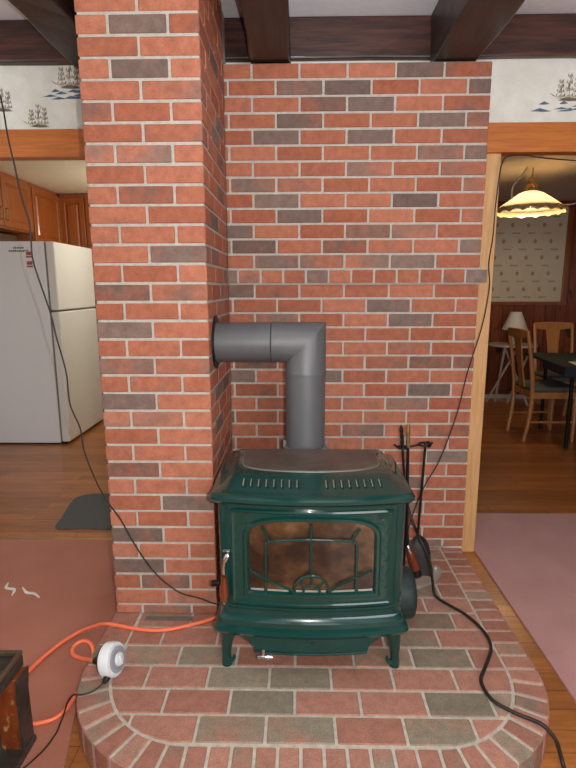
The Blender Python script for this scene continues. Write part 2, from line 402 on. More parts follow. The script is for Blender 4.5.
def build_back(bm, lay):
    fs = box(bm, .0, WB-.002, .0035, .139, .001, zb(0)-.002, 1)
    for r in range(34):
        z1 = zb(r)-J/2; z0 = zb(r+1)+J/2 if r < 33 else .004
        tones = BACK[r]
        if r == 13:
            x1 = WB+.030; k = 0; m = MOD/2
            while x1 > 0.01:
                x0 = max(.002, x1-m+J); add_brick(bm, lay, x0, x1, -.022, .05, z0, z1, tones[k] if k < len(tones) else .2); x1 = x0-J; k += 1
            fs = box(bm, 0, WB+.027, -.018, .05, z0-.004, z1+.004, 1)
            continue
        x1 = WB; k = 0
        while x1 > .004:
            L = (MOD/2-J) if (k == 0 and r % 2) else MOD-J
            x0 = max(.002, x1-L); t = tones[k] if k < len(tones) else random.choice([0, 0, .1, .5])
            if x1-x0 > .006: add_brick(bm, lay, x0, x1, 0, .09, z0, z1, t)
            x1 = x0-J; k += 1
bk = brickobj('brick_wall', build_back, [M_brick, M_mortar])
tag(bk, 'red and charcoal brick wall standing behind the green stove', 'brick wall')

CW, CD = .4075, .5638
COLT = {0: [0, .05], 1: [.15, .85, .35], 2: [.25, .05], 3: [0, .8, .15], 4: [0, .35], 5: [.4, .05, .05], 6: [0, .4], 7: [.25, .6, .2], 8: [0, 0], 9: [.35, .42, .1],
10: [0, 0], 11: [.2, .05, .15], 12: [.05, .75], 13: [.1, 0, .05], 14: [.62, .45], 15: [.05, 0, .05], 16: [.95, .1], 17: [0, 0, 0], 18: [.65, .38], 19: [0, .4, 0],
20: [.8, 0], 21: [.35, .5, 0], 22: [0, 0], 23: [0, 0, 0], 24: [.65, .05], 25: [0, 0, .1], 26: [.05, .9], 27: [.05, 0, .3], 28: [.85, .05], 29: [.35, .1, .1],
30: [.85, 0], 31: [.05, .6, .05], 32: [0, .42], 33: [.35, .55, .25]}
def build_col(bm, lay):
    box(bm, -CW+.004, -.004, -CD+.004, .139, .001, CZ, 1)
    hl = (CW-J)/2; ch = .0995
    for r in range(-4, 34):
        z1 = min(CZ-.002, zb(r)-J/2); z0 = zb(r+1)+J/2 if r < 33 else .004
        if z1-z0 < .01: continue
        t = COLT.get(r, [0, .3, .1] if r % 2 else [0, .4])
        if r % 2 == 0:
            segs = [(-CW, -CW+hl), (-hl, 0)]; ret = ch
        else: segs = [(-CW, -CW+ch), (-CW+ch+J, -ch-J), (-ch, 0)]; ret = MOD-J
        for i, (a, b) in enumerate(segs):
            add_brick(bm, lay, a, b, -CD, -CD+(ret if i in (0, len(segs)-1) else ch), z0, z1, t[i])
        y = -CD+ret+J
        while y < -.006:
            y1 = min(-.002, y+MOD-J)
            if y1-y > .006:
                add_brick(bm, lay, -ch, 0, y, y1, z0, z1, random.choice([0, 0, .1, .2, .45, .6, .8]))
                add_brick(bm, lay, -CW, -CW+ch, y, y1, z0, z1, random.choice([0, 0, .1, .5, .8]))
            y = y1+J
cl = brickobj('brick_chimney', build_col, [M_brick, M_mortar])
tag(cl, 'tall brick chimney column left of the stove with the grey pipe running into its side', 'chimney')

# hearth
def arc_outline(xl, xr, yb, cxl, cxr, cyc, R, n=10):
    pts = [(xl, yb)]
    pts += [(cxl-R*math.cos(a), cyc-R*math.sin(a)) for a in [PI/2*k/n for k in range(n+1)]]
    pts += [(cxr+R*math.sin(a), cyc-R*math.cos(a)) for a in [PI/2*k/n for k in range(n+1)]]
    pts += [(xr, yb)]
    return pts   # counter-clockwise seen from above
RO, RI = .42, .316
XL, XR, YF = -.417, 1.145, -1.268
cyc = YF+RO; cxl = XL+RO; cxr = XR-RO
inner = arc_outline(XL+RO-RI, XR-RO+RI, -.0, cxl, cxr, cyc, RI)
def clip(poly, region):
    n = len(region)
    for i in range(n):
        a, b = region[i], region[(i+1) % n]; ins = lambda p: (b[0]-a[0])*(p[1]-a[1])-(b[1]-a[1])*(p[0]-a[0]) >= -1e-9
        out = []
        for k in range(len(poly)):
            p, q = poly[k], poly[(k+1) % len(poly)]; ip, iq = ins(p), ins(q)
            if ip: out.append(p)
            if ip != iq:
                d1 = (b[0]-a[0])*(p[1]-a[1])-(b[1]-a[1])*(p[0]-a[0]); d2 = (b[0]-a[0])*(q[1]-a[1])-(b[1]-a[1])*(q[0]-a[0]); t = d1/(d1-d2)
                out.append((p[0]+(q[0]-p[0])*t, p[1]+(q[1]-p[1])*t))
        poly = out
        if not poly: return []
    return poly
def area(p): return abs(sum(p[i][0]*p[(i+1) % len(p)][1]-p[(i+1) % len(p)][0]*p[i][1] for i in range(len(p))))/2
def hearth_build(bm, lay):
    outer = arc_outline(XL+.004, XR-.004, .13, cxl, cxr, cyc, RO-.004)
    outer[0] = (XL+.004, .0)
    outer = [(XL+.004, -.0)]+outer[1:-1]+[(XR-.004, .0)]
    poly_prism(bm, outer, FZ-.0, -.004, 1)
    def put(poly, tone, z0=-.02, z1=0.):
        p2 = []
        for p in poly:
            if not p2 or (Vector(p)-Vector(p2[-1])).length > .0015: p2.append(p)
        if len(p2) > 2 and (Vector(p2[0])-Vector(p2[-1])).length < .0015: p2.pop()
        if len(p2) < 3 or area(p2) < 2e-4: return
        fs = poly_prism(bm, p2, z0, z1+random.uniform(-.0006, .0006), 0)
        c = (max(0, min(1, tone+random.uniform(-.04, .06))), random.random(), random.random(), 1)
        for f in fs:
            for l in f.loops: l[lay] = c
    q = J/2
    reg = arc_outline(XL+RO-RI+q, XR-RO+RI-q, -.004, cxl, cxr, cyc, RI-q)
    T = {0: [.0, .05, .62, .75, 0, .75, .1], 1: [.1, .15, 1., .1, .2, .85, .7, .15], 2: [.1, .1, .85, .75, .1, .05, .1], 3: [.6, .85, .15, .2, .55, .8, .1, .2], 4: [.1, .2, .3, .5, .2, .6, .15],
         5: [.3, .2, .6, .4, .3, .75, .2, .1]}
    for i in range(12):
        y0 = -1.160+i*.1033; off = .020 if i % 2 == 0 else -.102-.206
        k = 0; x = off-MOD*(1 if i % 2 == 0 else 0)
        while x > XL: x -= MOD
        tt = T.get(i)
        while x < XR:
            rect = [(x+q, y0+q), (x+MOD-q, y0+q), (x+MOD-q, y0+.1033-q), (x+q, y0+.1033-q)]
            c = clip(rect, reg)
            if c and area(c) > 2e-4:
                put(c, (tt[k] if tt and k < len(tt) else random.choice([.1, .2, .3, .45, .55, .6, .8]))); k += 1
            x += MOD
    sb = lambda: random.choice([0, .1, .1, .2, .25, .3, .45, .65])
    n = round((cxr-cxl)/.0655); w = (cxr-cxl)/n
    for k in range(n): put([(cxl+k*w+q, YF), (cxl+(k+1)*w-q, YF), (cxl+(k+1)*w-q, YF+RO-RI-q), (cxl+k*w+q, YF+RO-RI-q)], sb(), FZ+.002)
    for sgn, c0 in ((-1, cxl), (1, cxr)):
        n = 9
        for k in range(n):
            a0, a1 = PI/2*k/n, PI/2*(k+1)/n; g = .0055
            P = lambda a, R: (c0+sgn*R*math.sin(a), cyc-R*math.cos(a))
            r_i = RI+q
            pts = [P(a0+g/r_i, r_i), P(a0+g/RO, RO), P((a0+a1)/2, RO), P(a1-g/RO, RO), P(a1-g/r_i, r_i), P((a0+a1)/2, r_i)]
            if sgn < 0: pts = pts[::-1]
            put(pts, sb(), FZ+.002)
        m = .0665 if sgn > 0 else .1033
        y = cyc
        while y < -.01:
            y1 = min(-.004, y+m)
            xa, xb = (XR-(RO-RI)+q, XR) if sgn > 0 else (XL, XL+(RO-RI)-q)
            if y1-y > .02: put([(xa, y+q), (xb, y+q), (xb, y1-q), (xa, y1-q)], sb(), FZ+.002)
            y = y1
h = brickobj('brick_hearth', hearth_build, [M_paver, M_hmortar])
tag(h, 'raised brick hearth with rounded front corners under the stove', 'hearth')

# ---------------------------------------------------------------- beams
def beam(name, r, m, seed, label, grp='dark ceiling beams'):
    rnd = random.Random(seed); x0, x1, y0, y1, z0, z1 = r; bm = B()
    ax = 0 if (x1-x0) > (y1-y0) else 1; n = 26; rings = []
    for k in range(n+1):
        t = k/n; jt = lambda a=.006: rnd.uniform(-a, a)
        if ax == 0:
            x = x0+(x1-x0)*t; rings.append([(x, y0+jt(), z0+jt()), (x, y0+jt(.003), z1), (x, y1, z1), (x, y1, z0+jt())])
        else:
            y = y0+(y1-y0)*t; rings.append([(x0+jt(), y, z0+jt(.004)), (x1+jt(), y, z0+jt(.004)), (x1+jt(), y, z1), (x0+jt(), y, z1)])
    loft(bm, rings); o = finish(name, bm, m, bevel=.008, angle=50); tag(o, label, 'ceiling beam', grp); return o
beam('ceiling_beam', (-3.1, 4.4, .10, .14, 2.297, CZ-.002), M_beam_x, 1, 'dark reddish-brown beam running across the wall above the bricks', None)
beam('ceiling_beam', (.118, .288, -4.0, .095, 2.25, CZ-.002), M_beam_y, 2, 'black-brown beam coming forward right beside the brick column')
beam('ceiling_beam', (.905, 1.095, -4.0, .095, 2.25, CZ-.002), M_beam_y, 3, 'rough black-brown beam coming forward above the right end of the brick wall')
beam('ceiling_beam', (-.665, -.50, -4.0, .095, 2.25, CZ-.002), M_beam_y, 4, 'black beam coming forward at the top left, behind the brick column')

# ---------------------------------------------------------------- stove
SX = .367
def plan(hw, yb, yf, bow, z, n=20, ch=.012):
    pts = [(SX-hw, yb, z), (SX-hw, yf+ch, z)]
    for k in range(n+1):
        x = -hw+ch+(2*hw-2*ch)*k/n; pts.append((SX+x, yf-bow*(1-(x/hw)**2), z))
    pts += [(SX+hw, yf+ch, z), (SX+hw, yb, z)]
    return pts
stove = empty('wood_stove', (SX, -.68, 0)); tag(stove, 'dark green enamelled stove with arched glass door standing on the brick hearth', 'stove')
def part(name, bm, m, parent=None, **k):
    o = finish(name, bm, m, parent or stove, **k)
    if (parent or stove) is stove:
        o.matrix_parent_inverse = Matrix.Translation((-SX, .68, 0))
    return o
bm = B()
loft(bm, [plan(h_, -.50, -.868, .030, z) for h_, z in ((.300, .215), (.305, .625))])
part('body', bm, M_enamel, smooth=True)
# base moulding
bm = B()
loft(bm, [plan(*a) for a in ((.300, -.49, -.860, .030, .150), (.318, -.49, -.884, .034, .156), (.326, -.49, -.894, .036, .172), (.322, -.49, -.890, .036, .184), (.312, -.49, -.880, .034, .190), (.310, -.49, -.878, .033, .205), (.304, -.49, -.872, .031, .212), (.300, -.49, -.868, .030, .222))])
part('base_moulding', bm, M_enamel, smooth=True, split=28)
# top
bm = B()
loft(bm, [plan(*a) for a in ((.300, -.49, -.870, .030, .606), (.306, -.49, -.880, .033, .612), (.306, -.49, -.882, .033, .622), (.320, -.49, -.898, .036, .627), (.324, -.49, -.906, .038, .636), (.324, -.49, -.906, .038, .647), (.318, -.492, -.900, .036, .654), (.300, -.497, -.880, .032, .656), (.286, -.505, -.866, .030, .6595), (.266, -.515, -.795, .022, .679), (.256, -.52, -.786, .020, .681))])
part('top_plate', bm, M_enamel, smooth=True)
# step at the back corners of the top
bm = B(); box(bm, SX-.285, SX+.285, -.522, -.493, .60, .668); part('rear_ledge', bm, M_enamel, bevel=.006)
def griddle(e, z0, z1):
    pts = []
    for x, y in ((-.243+e, -.535-e), (.243-e, -.535-e), (.262-e, -.575), (.262-e, -.64), (.250-e, -.690+e*.3), (.19-e*.5, -.722+e), (.10, -.738+e), (0, -.744+e), (-.10, -.738+e), (-.19+e*.5, -.722+e), (-.250+e, -.690+e*.3), (-.262+e, -.64), (-.262+e, -.575)):
        pts.append((x*.93, -.535+(y+.535)*1.16))
    P = catmull([(a, b, 0) for a, b in pts], 4, True)
    return [[(SX+p.x, p.y, z) for p in P] for z in (z0, z1)]
bm = B(); loft(bm, griddle(0, .676, .6835)); part('griddle_rim', bm, M_griddle_rim, bevel=.001)
bm = B(); loft(bm, griddle(.004, .676, .6855)); part('griddle_plate', bm, M_griddle, bevel=.001)
# vent slots on the sloping front
s0, s1 = Vector((0, -.803, .6765)), Vector((0, -.860, .6622))
M_slot_glint = simple('painted_slot_highlight', (.42, .50, .44), .25, .5)  # pale colour imitating the bright highlight along each slot
for sg in (-1, 1):
    bm = B()
    for k in range(8):
        xx = SX + (-.218+k*.0248 if sg < 0 else .049+k*.0248)
        bw = .028*(1-((xx-SX)/.29)**2)
        a = Vector((xx, s0.y-bw*.75, s0.z)); b = Vector((xx, s1.y-bw, s1.z)); n = Vector((0, -.2, 1)).normalized()
        ring = []
        d = (b-a); L = d.length; d.normalize(); e = Vector((1, 0, 0))
        for t in range(12):
            an = 2*PI*t/12; ring.append((a+b)/2+n*.0015+d*(math.cos(an)*(L*.36))+e*(math.sin(an)*.0050))
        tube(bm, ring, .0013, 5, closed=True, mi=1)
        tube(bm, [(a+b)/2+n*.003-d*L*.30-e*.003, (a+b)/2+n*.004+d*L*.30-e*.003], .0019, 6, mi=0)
        vs = [bm.verts.new(p-n*.0003) for p in ring]; f = bm.faces.new(vs); f.material_index = 2
    o = part('vent_slots', bm, [M_slot_glint, M_enamel, M_black], smooth=True)
def fr(x, z, off=0): return Vector((SX+x, -.868-.030*(1-(x/.298)**2)-off, z))
# door: plate with arched hole
def arch_pts(hw, zb_, zs, zt, n=6, inset=0):
    hw -= inset; zb_ += inset; zt -= inset; out = []
    for k in range(14): out.append((-hw+2*hw*k/14, zb_))
    for k in range(n): out.append((hw, zb_+(zs-zb_)*k/n))
    for k in range(21):
        t = k/20; an = PI*t; c = math.cos(an); s = math.sin(an)
        out.append((hw*(abs(c)**.62)*(1 if c >= 0 else -1), zs+(zt-zs)*(s**.75 if s > 0 else 0)))
    for k in range(1, n): out.append((-hw, zs-(zs-zb_)*k/n))
    return out
def rect_match(hw, z0, z1, n=6):
    out = []
    for k in range(14): out.append((-hw+2*hw*k/14, z0))
    for k in range(n): out.append((hw, z0+(z1-.03-z0)*k/n))
    for k in range(21):
        t = k/20
        if t < .12: out.append((hw, z1-.03+.03*t/.12))
        elif t > .88: out.append((-hw, z1-.03+.03*(1-t)/.12))
        else: out.append((hw-2*hw*(t-.12)/.76, z1))
    for k in range(1, n): out.append((-hw, z1-.03-(z1-.03-z0)*k/n))
    return out
G = dict(hw=.203, zb_=.318, zs=.505, zt=.563)
bm = B()
rings = [[fr(x, z, .001) for x, z in rect_match(.262, .268, .598)], [fr(x, z, .010) for x, z in rect_match(.262, .268, .598)], [fr(x, z, .012) for x, z in rect_match(.256, .274, .592)],
         [fr(x, z, .007) for x, z in rect_match(.247, .283, .587)],
         [fr(x, z, .008) for x, z in arch_pts(G['hw'], G['zb_'], G['zs'], G['zt'], inset=-.020)], [fr(x, z, .016) for x, z in arch_pts(G['hw'], G['zb_'], G['zs'], G['zt'], inset=-.014)],
         [fr(x, z, .016) for x, z in arch_pts(G['hw'], G['zb_'], G['zs'], G['zt'], inset=-.005)], [fr(x, z, .003) for x, z in arch_pts(G['hw'], G['zb_'], G['zs'], G['zt'], inset=.002)]]
loft(bm, rings, cap=False); door = part('door', bm, M_enamel, smooth=True)
# glass pane
bm = B(); P0 = arch_pts(G['hw'], G['zb_'], G['zs'], G['zt'], inset=-.002)
rows = []
for s in (1, .75, .5, .25): rows.append([fr(x*s, .43+(z-.43)*s, .003) for x, z in P0])
loft(bm, rows, cap=False); c = bm.verts.new(fr(0, .43, .003)); bm.verts.ensure_lookup_table(); n = len(P0); last = list(bm.verts)[3*n:4*n]
for k in range(n): bm.faces.new((last[k], last[(k+1) % n], c))
part('glass_pane', bm, M_glass, smooth=True)
bm = B(); 
for a, b in ((-.198, -.155), (-.148, -.075), (-.05, .045), (.062, .142), (.152, .198)): tube(bm, [fr(a+(b-a)*k/4, .3225, .006) for k in range(5)], .0035, 6)
part('glass_retainer', bm, M_steel, smooth=True)
# tracery bars
zx = lambda u: (u-285)*.00081; zz = lambda v: .318+(320-v)*.00089
def bar(bm, P, r=.0042, n=6): tube(bm, [fr(p.x, p.y, .012) for p in catmull([(zx(u), zz(v), 0) for u, v in P], n)], r, 7)
bm = B()
bar(bm, [(282, 48), (282, 150), (282, 258)])
bar(bm, [(103, 328), (103, 230), (103, 138), (115, 124), (150, 117), (282, 110), (420, 117), (450, 124), (463, 138), (463, 230), (463, 330)])
bar(bm, [(118, 122), (100, 85), (88, 68)]); bar(bm, [(440, 120), (458, 90), (475, 70)])
bar(bm, [(36, 236), (110, 272), (215, 312)]); bar(bm, [(527, 233), (440, 270), (355, 312)])
bar(bm, [(215, 322), (222, 285), (250, 258), (285, 250), (320, 258), (347, 285), (355, 322)])
bar(bm, [(250, 322), (258, 300), (285, 288), (312, 300), (320, 322)])
for a, b in (((258, 300), (236, 272)), ((285, 288), (285, 254)), ((312, 300), (334, 272))): bar(bm, [a, b], .003)
part('sunburst_grille', bm, M_enamel, smooth=True)
# raised mouldings beside the door, vertical pilaster with leaf relief
for sg in (-1, 1):
    bm = B(); tube(bm, [fr(sg*.276, z, .001) for z in (.235, .3, .45, .6)], .003, 6); part('side_moulding', bm, M_enamel, smooth=True)
for z_, o_ in ((.255, .002), (.243, 0)):
    bm = B(); tube(bm, [fr(-.28+.56*k/16, z_, o_) for k in range(17)], .0032, 6); part('lower_moulding', bm, M_enamel, smooth=True)
rn = random.Random(4)
for sg in (-1, 1):
    bm = B()
    stem = [fr(sg*(.236+.006*math.sin(k*1.1)), .30+k*.024, .006) for k in range(12)]
    tube(bm, catmull(stem, 3), .0018, 5)
    for k in range(1, 11):
        z = .30+k*.024
        s2 = 1 if k % 2 else -1
        P = [fr(sg*.236, z, .006), fr(sg*(.236+s2*.010), z+.008, .007), fr(sg*(.236+s2*.012), z+.020, .006), fr(sg*(.236+s2*.004), z+.026, .006)]
        tube(bm, catmull(P, 3), [.001]+[.0022]*8+[.001], 5)
    for k in range(6):   # leaf sweep along the top of the arch
        x = sg*(.222-.028*k); z = .545+.0065*k
        tube(bm, catmull([fr(x, z, .007), fr(x-sg*.012, z+.009, .008), fr(x-sg*.026, z+.007, .007)], 3), [.001, .002, .0025, .0025, .002, .002, .001], 5)
    part('leaf_relief', bm, M_enamel, smooth=True)
# apron (ash lip)
bm = B()
prof = [(-.248, .158), (-.240, .150), (-.222, .138), (-.203, .128), (-.190, .112), (-.187, .098), (.187, .098), (.190, .112), (.203, .128), (.222, .138), (.240, .150), (.248, .158)]
def apr(x, z, off): return (SX+x, -.872-.034*(1-(x/.30)**2)-(.158-z)*.12+off, z)
front = []; 
xs = [-.248+.496*k/24 for k in range(25)]
def zbot(x):
    ax = abs(x); t = [(.0, .098), (.187, .098), (.190, .112), (.203, .128), (.222, .138), (.240, .150), (.249, .158)]
    for (a, za), (b, zb2) in zip(t, t[1:]):
        if ax <= b: return za+(zb2-za)*(ax-a)/(b-a)
    return .158
xs = sorted(set(xs+[s*v for s in (-1, 1) for v in (.187, .190, .203, .222, .24)]))
g = [[bm.verts.new(apr(x, z, off)) for x in xs for z in (zbot(x), .160)] for off in (0, .02)]
for k in range(len(xs)-1):
    a, b, c2, d = 2*k, 2*k+1, 2*k+3, 2*k+2
    bm.faces.new((g[0][a], g[0][d], g[0][c2], g[0][b])); bm.faces.new((g[1][a], g[1][b], g[1][c2], g[1][d])); bm.faces.new((g[0][a], g[1][a], g[1][d], g[0][d])); bm.faces.new((g[0][b], g[0][c2], g[1][c2], g[1][b]))
tube(bm, [Vector(apr(-.185+.37*k/14, .0995, -.002)) for k in range(15)], .004, 6)
tube(bm, catmull([apr(x, z, -.002) for x, z in ((-.012, .152), (-.016, .14), (-.005, .133), (.004, .14), (-.002, .15), (.012, .146), (.014, .135))], 4), .0025, 6)
part('ash_apron', bm, M_enamel, bevel=.001)
bm = B()
lathe(bm, [(0, -.002), (.0, .0), (.007, .0), (.0085, .005), (.0085, .045), (.007, .05), (0, .05)], seg=14, M=Matrix.Translation(apr(-.178, .088, -.012)) @ Matrix.Rotation(PI/2, 4, 'Y'))
tube(bm, [apr(-.160, .09, -.01), apr(-.158, .112, -.006)], .006, 8)
part('ash_lever', bm, M_chrome, smooth=True)
# legs
def leg(sx, y, sy):
    bm = B(); rings = []
    # (dx outward offset, z, half width, half depth)
    for dx, z, hw, hd in ((.278, .170, .036, .030), (.279, .150, .033, .028), (.283, .125, .028, .025), (.288, .095, .022, .021), (.291, .065, .018, .018), (.292, .040, .0155, .016), (.292, .022, .017, .018), (.291, .008, .019, .020), (.291, .0, .019, .020)):
        cx = SX+sx*dx
        rings.append([(cx+hw*math.cos(a)*1.0, y+hd*math.sin(a), z) for a in [2*PI*k/12 for k in range(12)]])
    loft(bm, rings)
    tube(bm, catmull([(SX+sx*.288, y-sy*.008, .012), (SX+sx*.272, y-sy*.010, .020), (SX+sx*.264, y-sy*.010, .032), (SX+sx*.266, y-sy*.010, .042)], 3), [.008]*4+[.006]*3+[.004, .003, .002], 7)
    part('leg', bm, M_enamel, smooth=True)
for sx in (-1, 1): leg(sx, -.835, 1); leg(sx, -.53, -1)
# door handle
bm = B()
hx, hy = -.282, .020
P = [fr(hx+.012, .445, .004), fr(hx+.010, .442, .022), fr(hx+.002, .425, .026), fr(hx-.004, .40, .024), fr(hx-.004, .375, .022)]
tube(bm, catmull(P, 5), [.006]*5+[.009]*6+[.006]*10, 10)
tube(bm, [fr(hx-.006, .452, .014), fr(hx+.018, .455, .012)], .004, 8)
hd = part('door_handle', bm, M_chrome, smooth=True)
bm = B()
prof = [(0, .275), (.006, .275), (.011, .278), (.0135, .287), (.0160, .302), (.0150, .322), (.0125, .342), (.010, .358), (.0105, .366), (0, .368)]
lathe(bm, prof, SX+hx-.004, fr(hx, .38).y-.022, 20)
g_ = finish('handle_grip', bm, M_handle, None, smooth=True); g_.parent = hd; g_['label'] = 'red-brown turned wooden grip'
bm = B(); lathe(bm, [(0, .268), (.005, .268), (.0055, .276), (0, .276)], SX+hx-.004, fr(hx, .38).y-.022, 12)
g_ = finish('handle_tip', bm, M_chrome, None, smooth=True); g_.parent = hd
# side knob
bm = B(); lathe(bm, [(0, 0), (.006, 0), (.006, .016), (.011, .016), (.011, .040), (.009, .043), (0, .043)], seg=16, M=Matrix.Translation((SX-.300, -.80, .285)) @ Matrix.Rotation(-PI/2, 4, 'Y'))
part('damper_knob', bm, M_black, smooth=True)
# rear flue box and right-hand side blower cover
bm = B(); box(bm, SX-.12, SX+.10, -.50, -.33, .25, .60); part('flue_box', bm, M_cast, bevel=.01)
bm = B()
rings = []
for x, k in ((.640, 1.), (.728, 1.), (.742, .93), (.748, .8)):
    rings.append([(x+.03, -.565+.085*k*math.cos(a)*1.15, .108+.098*k*math.sin(a)) for a in [2*PI*t/28 for t in range(28)]])
loft(bm, rings); box(bm, .655, .70, -.60, -.53, .05, .17)
part('side_blower_cover', bm, M_cast, smooth=True)

# stove pipe
PX, PY, PZ, PR = .3535, -.412, 1.083, .079
pipe = empty('stove_pipe', (PX, PY, .6)); tag(pipe, 'matt grey stove pipe rising behind the stove and bending left into the brick column', 'stove pipe')
def ppart(name, bm, m, **k):
    o = finish(name, bm, m, pipe, **k); o.matrix_parent_inverse = Matrix.Translation((-PX, -PY, -.6)); return o
AN = [2*PI*k/40 for k in range(40)]
V = lambda z, r=PR: [(PX+r*math.cos(a), PY+r*math.sin(a), z) for a in AN]
Hr = lambda x, r=PR: [(x, PY+r*math.sin(a), PZ+r*math.cos(a)) for a in AN]
Mi = lambda r=PR: [(PX+r*math.cos(a), PY+r*math.sin(a), PZ+r*math.cos(a)) for a in AN]
bm = B(); loft(bm, [V(.60, PR-.001), V(.975, PR-.001)], cap=False); ppart('pipe_section', bm, M_pipe, smooth=True)
bm = B(); loft(bm, [V(.957, PR+.0015), V(.967, PR+.0028), V(.972, PR+.0008), Mi(), Hr(.224), Hr(.222, PR+.0005), Hr(.219, PR-.003)], cap=False); ppart('pipe_elbow', bm, M_pipe, smooth=True)
bm = B(); loft(bm, [Hr(.218, PR-.003), Hr(.216, PR-.001), Hr(-.03, PR-.001)], cap=False); ppart('pipe_section', bm, M_pipe, smooth=True)
bm = B(); loft(bm, [Hr(.0015, .105), Hr(.004, .105), Hr(.006, .098), Hr(.006, PR-.002)], cap=False); ppart('wall_collar', bm, M_black, smooth=True)
bm = B(); loft(bm, [V(.60, PR+.008), V(.66, PR+.008), V(.665, PR)], cap=False)
for sg in (-1, 1):
    bm2 = bm; box(bm2, PX+sg*(PR+.005)-.006, PX+sg*(PR+.005)+.006, PY-.006, PY+.006, .655, .685)
ppart('base_collar', bm, M_griddle_rim, smooth=True)

# ---------------------------------------------------------------- fireplace tools
TX, TY = .818, -.372
ts = empty('tool_stand', (TX, TY, 0)); tag(ts, 'black and brass fireplace tool stand with pale base on the hearth right of the stove', 'tool stand')
def tp(name, bm, m, par, org, **k):
    o = finish(name, bm, m, par, **k); o.matrix_parent_inverse = Matrix.Translation([-c for c in org]); return o
bm = B(); pts = [(TX-.075, TY-.01), (TX+.0, TY-.02), (TX+.10, TY+.03), (TX+.158, TY+.10), (TX+.150, TY+.165), (TX+.02, TY+.175), (TX-.08, TY+.10)]
P = catmull([(a, b, 0) for a, b in pts], 4, True); loft(bm, [[(p.x, p.y, z) for p in P] for z in (.002, .018)])
tp('base_plate', bm, M_steel, ts, (TX, TY, 0), bevel=.003)
bm = B(); lathe(bm, [(.013, .018), (.014, .03), (.008, .038), (0, .042)], TX+.135, TY+.12, 14); tp('base_foot', bm, M_steel, ts, (TX, TY, 0), smooth=True)
bm = B(); tube(bm, [(TX-.02, TY+.07, .018), (TX-.035, TY+.02, .64)], .006, 8); tp('pole', bm, M_black, ts, (TX, TY, 0), smooth=True)
bm = B()
for dx, dz in ((-.036, 0),): 
    tube(bm, [(TX+dx, TY+.02, .64+k*.012) for k in range(9)], [.006, .0075, .006, .0075, .006, .0075, .006, .0075, .004], 8)
tp('pole_finial', bm, M_brass, ts, (TX, TY, 0), smooth=True)
bm = B()
tube(bm, catmull([(TX-.095, TY+.01, .652), (TX-.075, TY, .640), (TX-.04, TY, .645), (TX, TY, .652), (TX+.02, TY, .664), (TX+.045, TY, .658), (TX+.058, TY-.01, .665)], 5), .0045, 7)
tube(bm, [(TX+.025+.022*math.cos(a), TY+.022*math.sin(a), .655) for a in [2*PI*k/14 for k in range(14)]], .004, 7, closed=True)
tube(bm, [(TX-.062+.022*math.cos(a), TY+.022*math.sin(a), .642) for a in [2*PI*k/14 for k in range(14)]], .004, 7, closed=True)
tp('hook_ring', bm, M_black, ts, (TX, TY, 0), smooth=True)
# poker
def tool(name, label, cat, top, bot, head, top_handle=True):
    root = empty(name, bot); tag(root, label, cat)
    bm = B(); tube(bm, [top, bot], .0055, 8); tp('shaft', bm, M_black, root, bot, smooth=True)
    if top_handle:
        bm = B(); t = Vector(top); d = (t-Vector(bot)).normalized(); tube(bm, [t+d*(.085*k/10) for k in range(11)], [.005, .0085, .0085, .006, .0085, .0085, .006, .0085, .0085, .006, .003], 8)
        tp('grip', bm, M_brass if top_handle == 'brass' else M_black, root, bot, smooth=True)
    return root
pk = tool('poker', 'black poker with twisted handle hanging leftmost on the tool stand', 'poker', (.752, -.385, .655), (.79, -.395, .23), None)
bm = B(); tube(bm, catmull([(.79, -.395, .235), (.792, -.396, .19), (.794, -.41, .175), (.79, -.43, .19)], 4), .005, 7); tp('hook', bm, M_black, pk, (.79, -.395, .23), smooth=True)
sh = tool('ash_shovel', 'dark steel ash shovel hanging from the tool stand beside the stove', 'shovel', (.847, -.38, .640), (.832, -.385, .25), None, False)
bm = B()
rings = []
for z, w, d in ((.262, .012, .000), (.250, .028, -.004), (.225, .040, -.010), (.19, .045, -.014), (.13, .045, -.016), (.085, .043, -.018)):
    cxs = .833+(.26-z)*.06
    r = []
    for k in range(9):
        t = -1+2*k/8; r.append((cxs+w*t, -.39+d-.010*(t*t), z))
    for k in range(9):
        t = 1-2*k/8; r.append((cxs+w*t, -.388+d-.010*(t*t)+.001, z))
    rings.append(r)
loft(bm, rings); tp('blade', bm, M_shovel, sh, (.832, -.385, .25), smooth=True)
bm = B(); tube(bm, catmull([(.847, -.38, .64), (.843, -.385, .662), (.858, -.39, .672), (.868, -.385, .655), (.858, -.38, .645)], 4), .004, 7); tp('hanger_loop', bm, M_black, sh, (.832, -.385, .25), smooth=True)
br = tool('hearth_brush', 'small brush with glossy red-brown head hanging low behind the stove corner', 'brush', (.775, -.39, .645), (.783, -.413, .225), None, 'brass')
bm = B(); a = Vector((.788, -.415, .215)); b = Vector((.822, -.42, .115)); tube(bm, [a+(b-a)*t for t in (0, .08, .25, .5, .75, .95, 1)], [.007, .014, .018, .021, .022, .021, .016], 14)
tp('brush_head', bm, M_handle, br, (.783, -.413, .225), smooth=True)
bm = B(); tube(bm, [a+(b-a)*t for t in (-.12, -.06, 0, .06)], [.005, .009, .011, .010], 10); tp('ferrule', bm, M_chrome, br, (.783, -.413, .225), smooth=True)
bm = B(); tube(bm, [b, b+(b-a).normalized()*.025], [.018, .021], 14); tp('bristles', bm, M_black, br, (.783, -.413, .225))

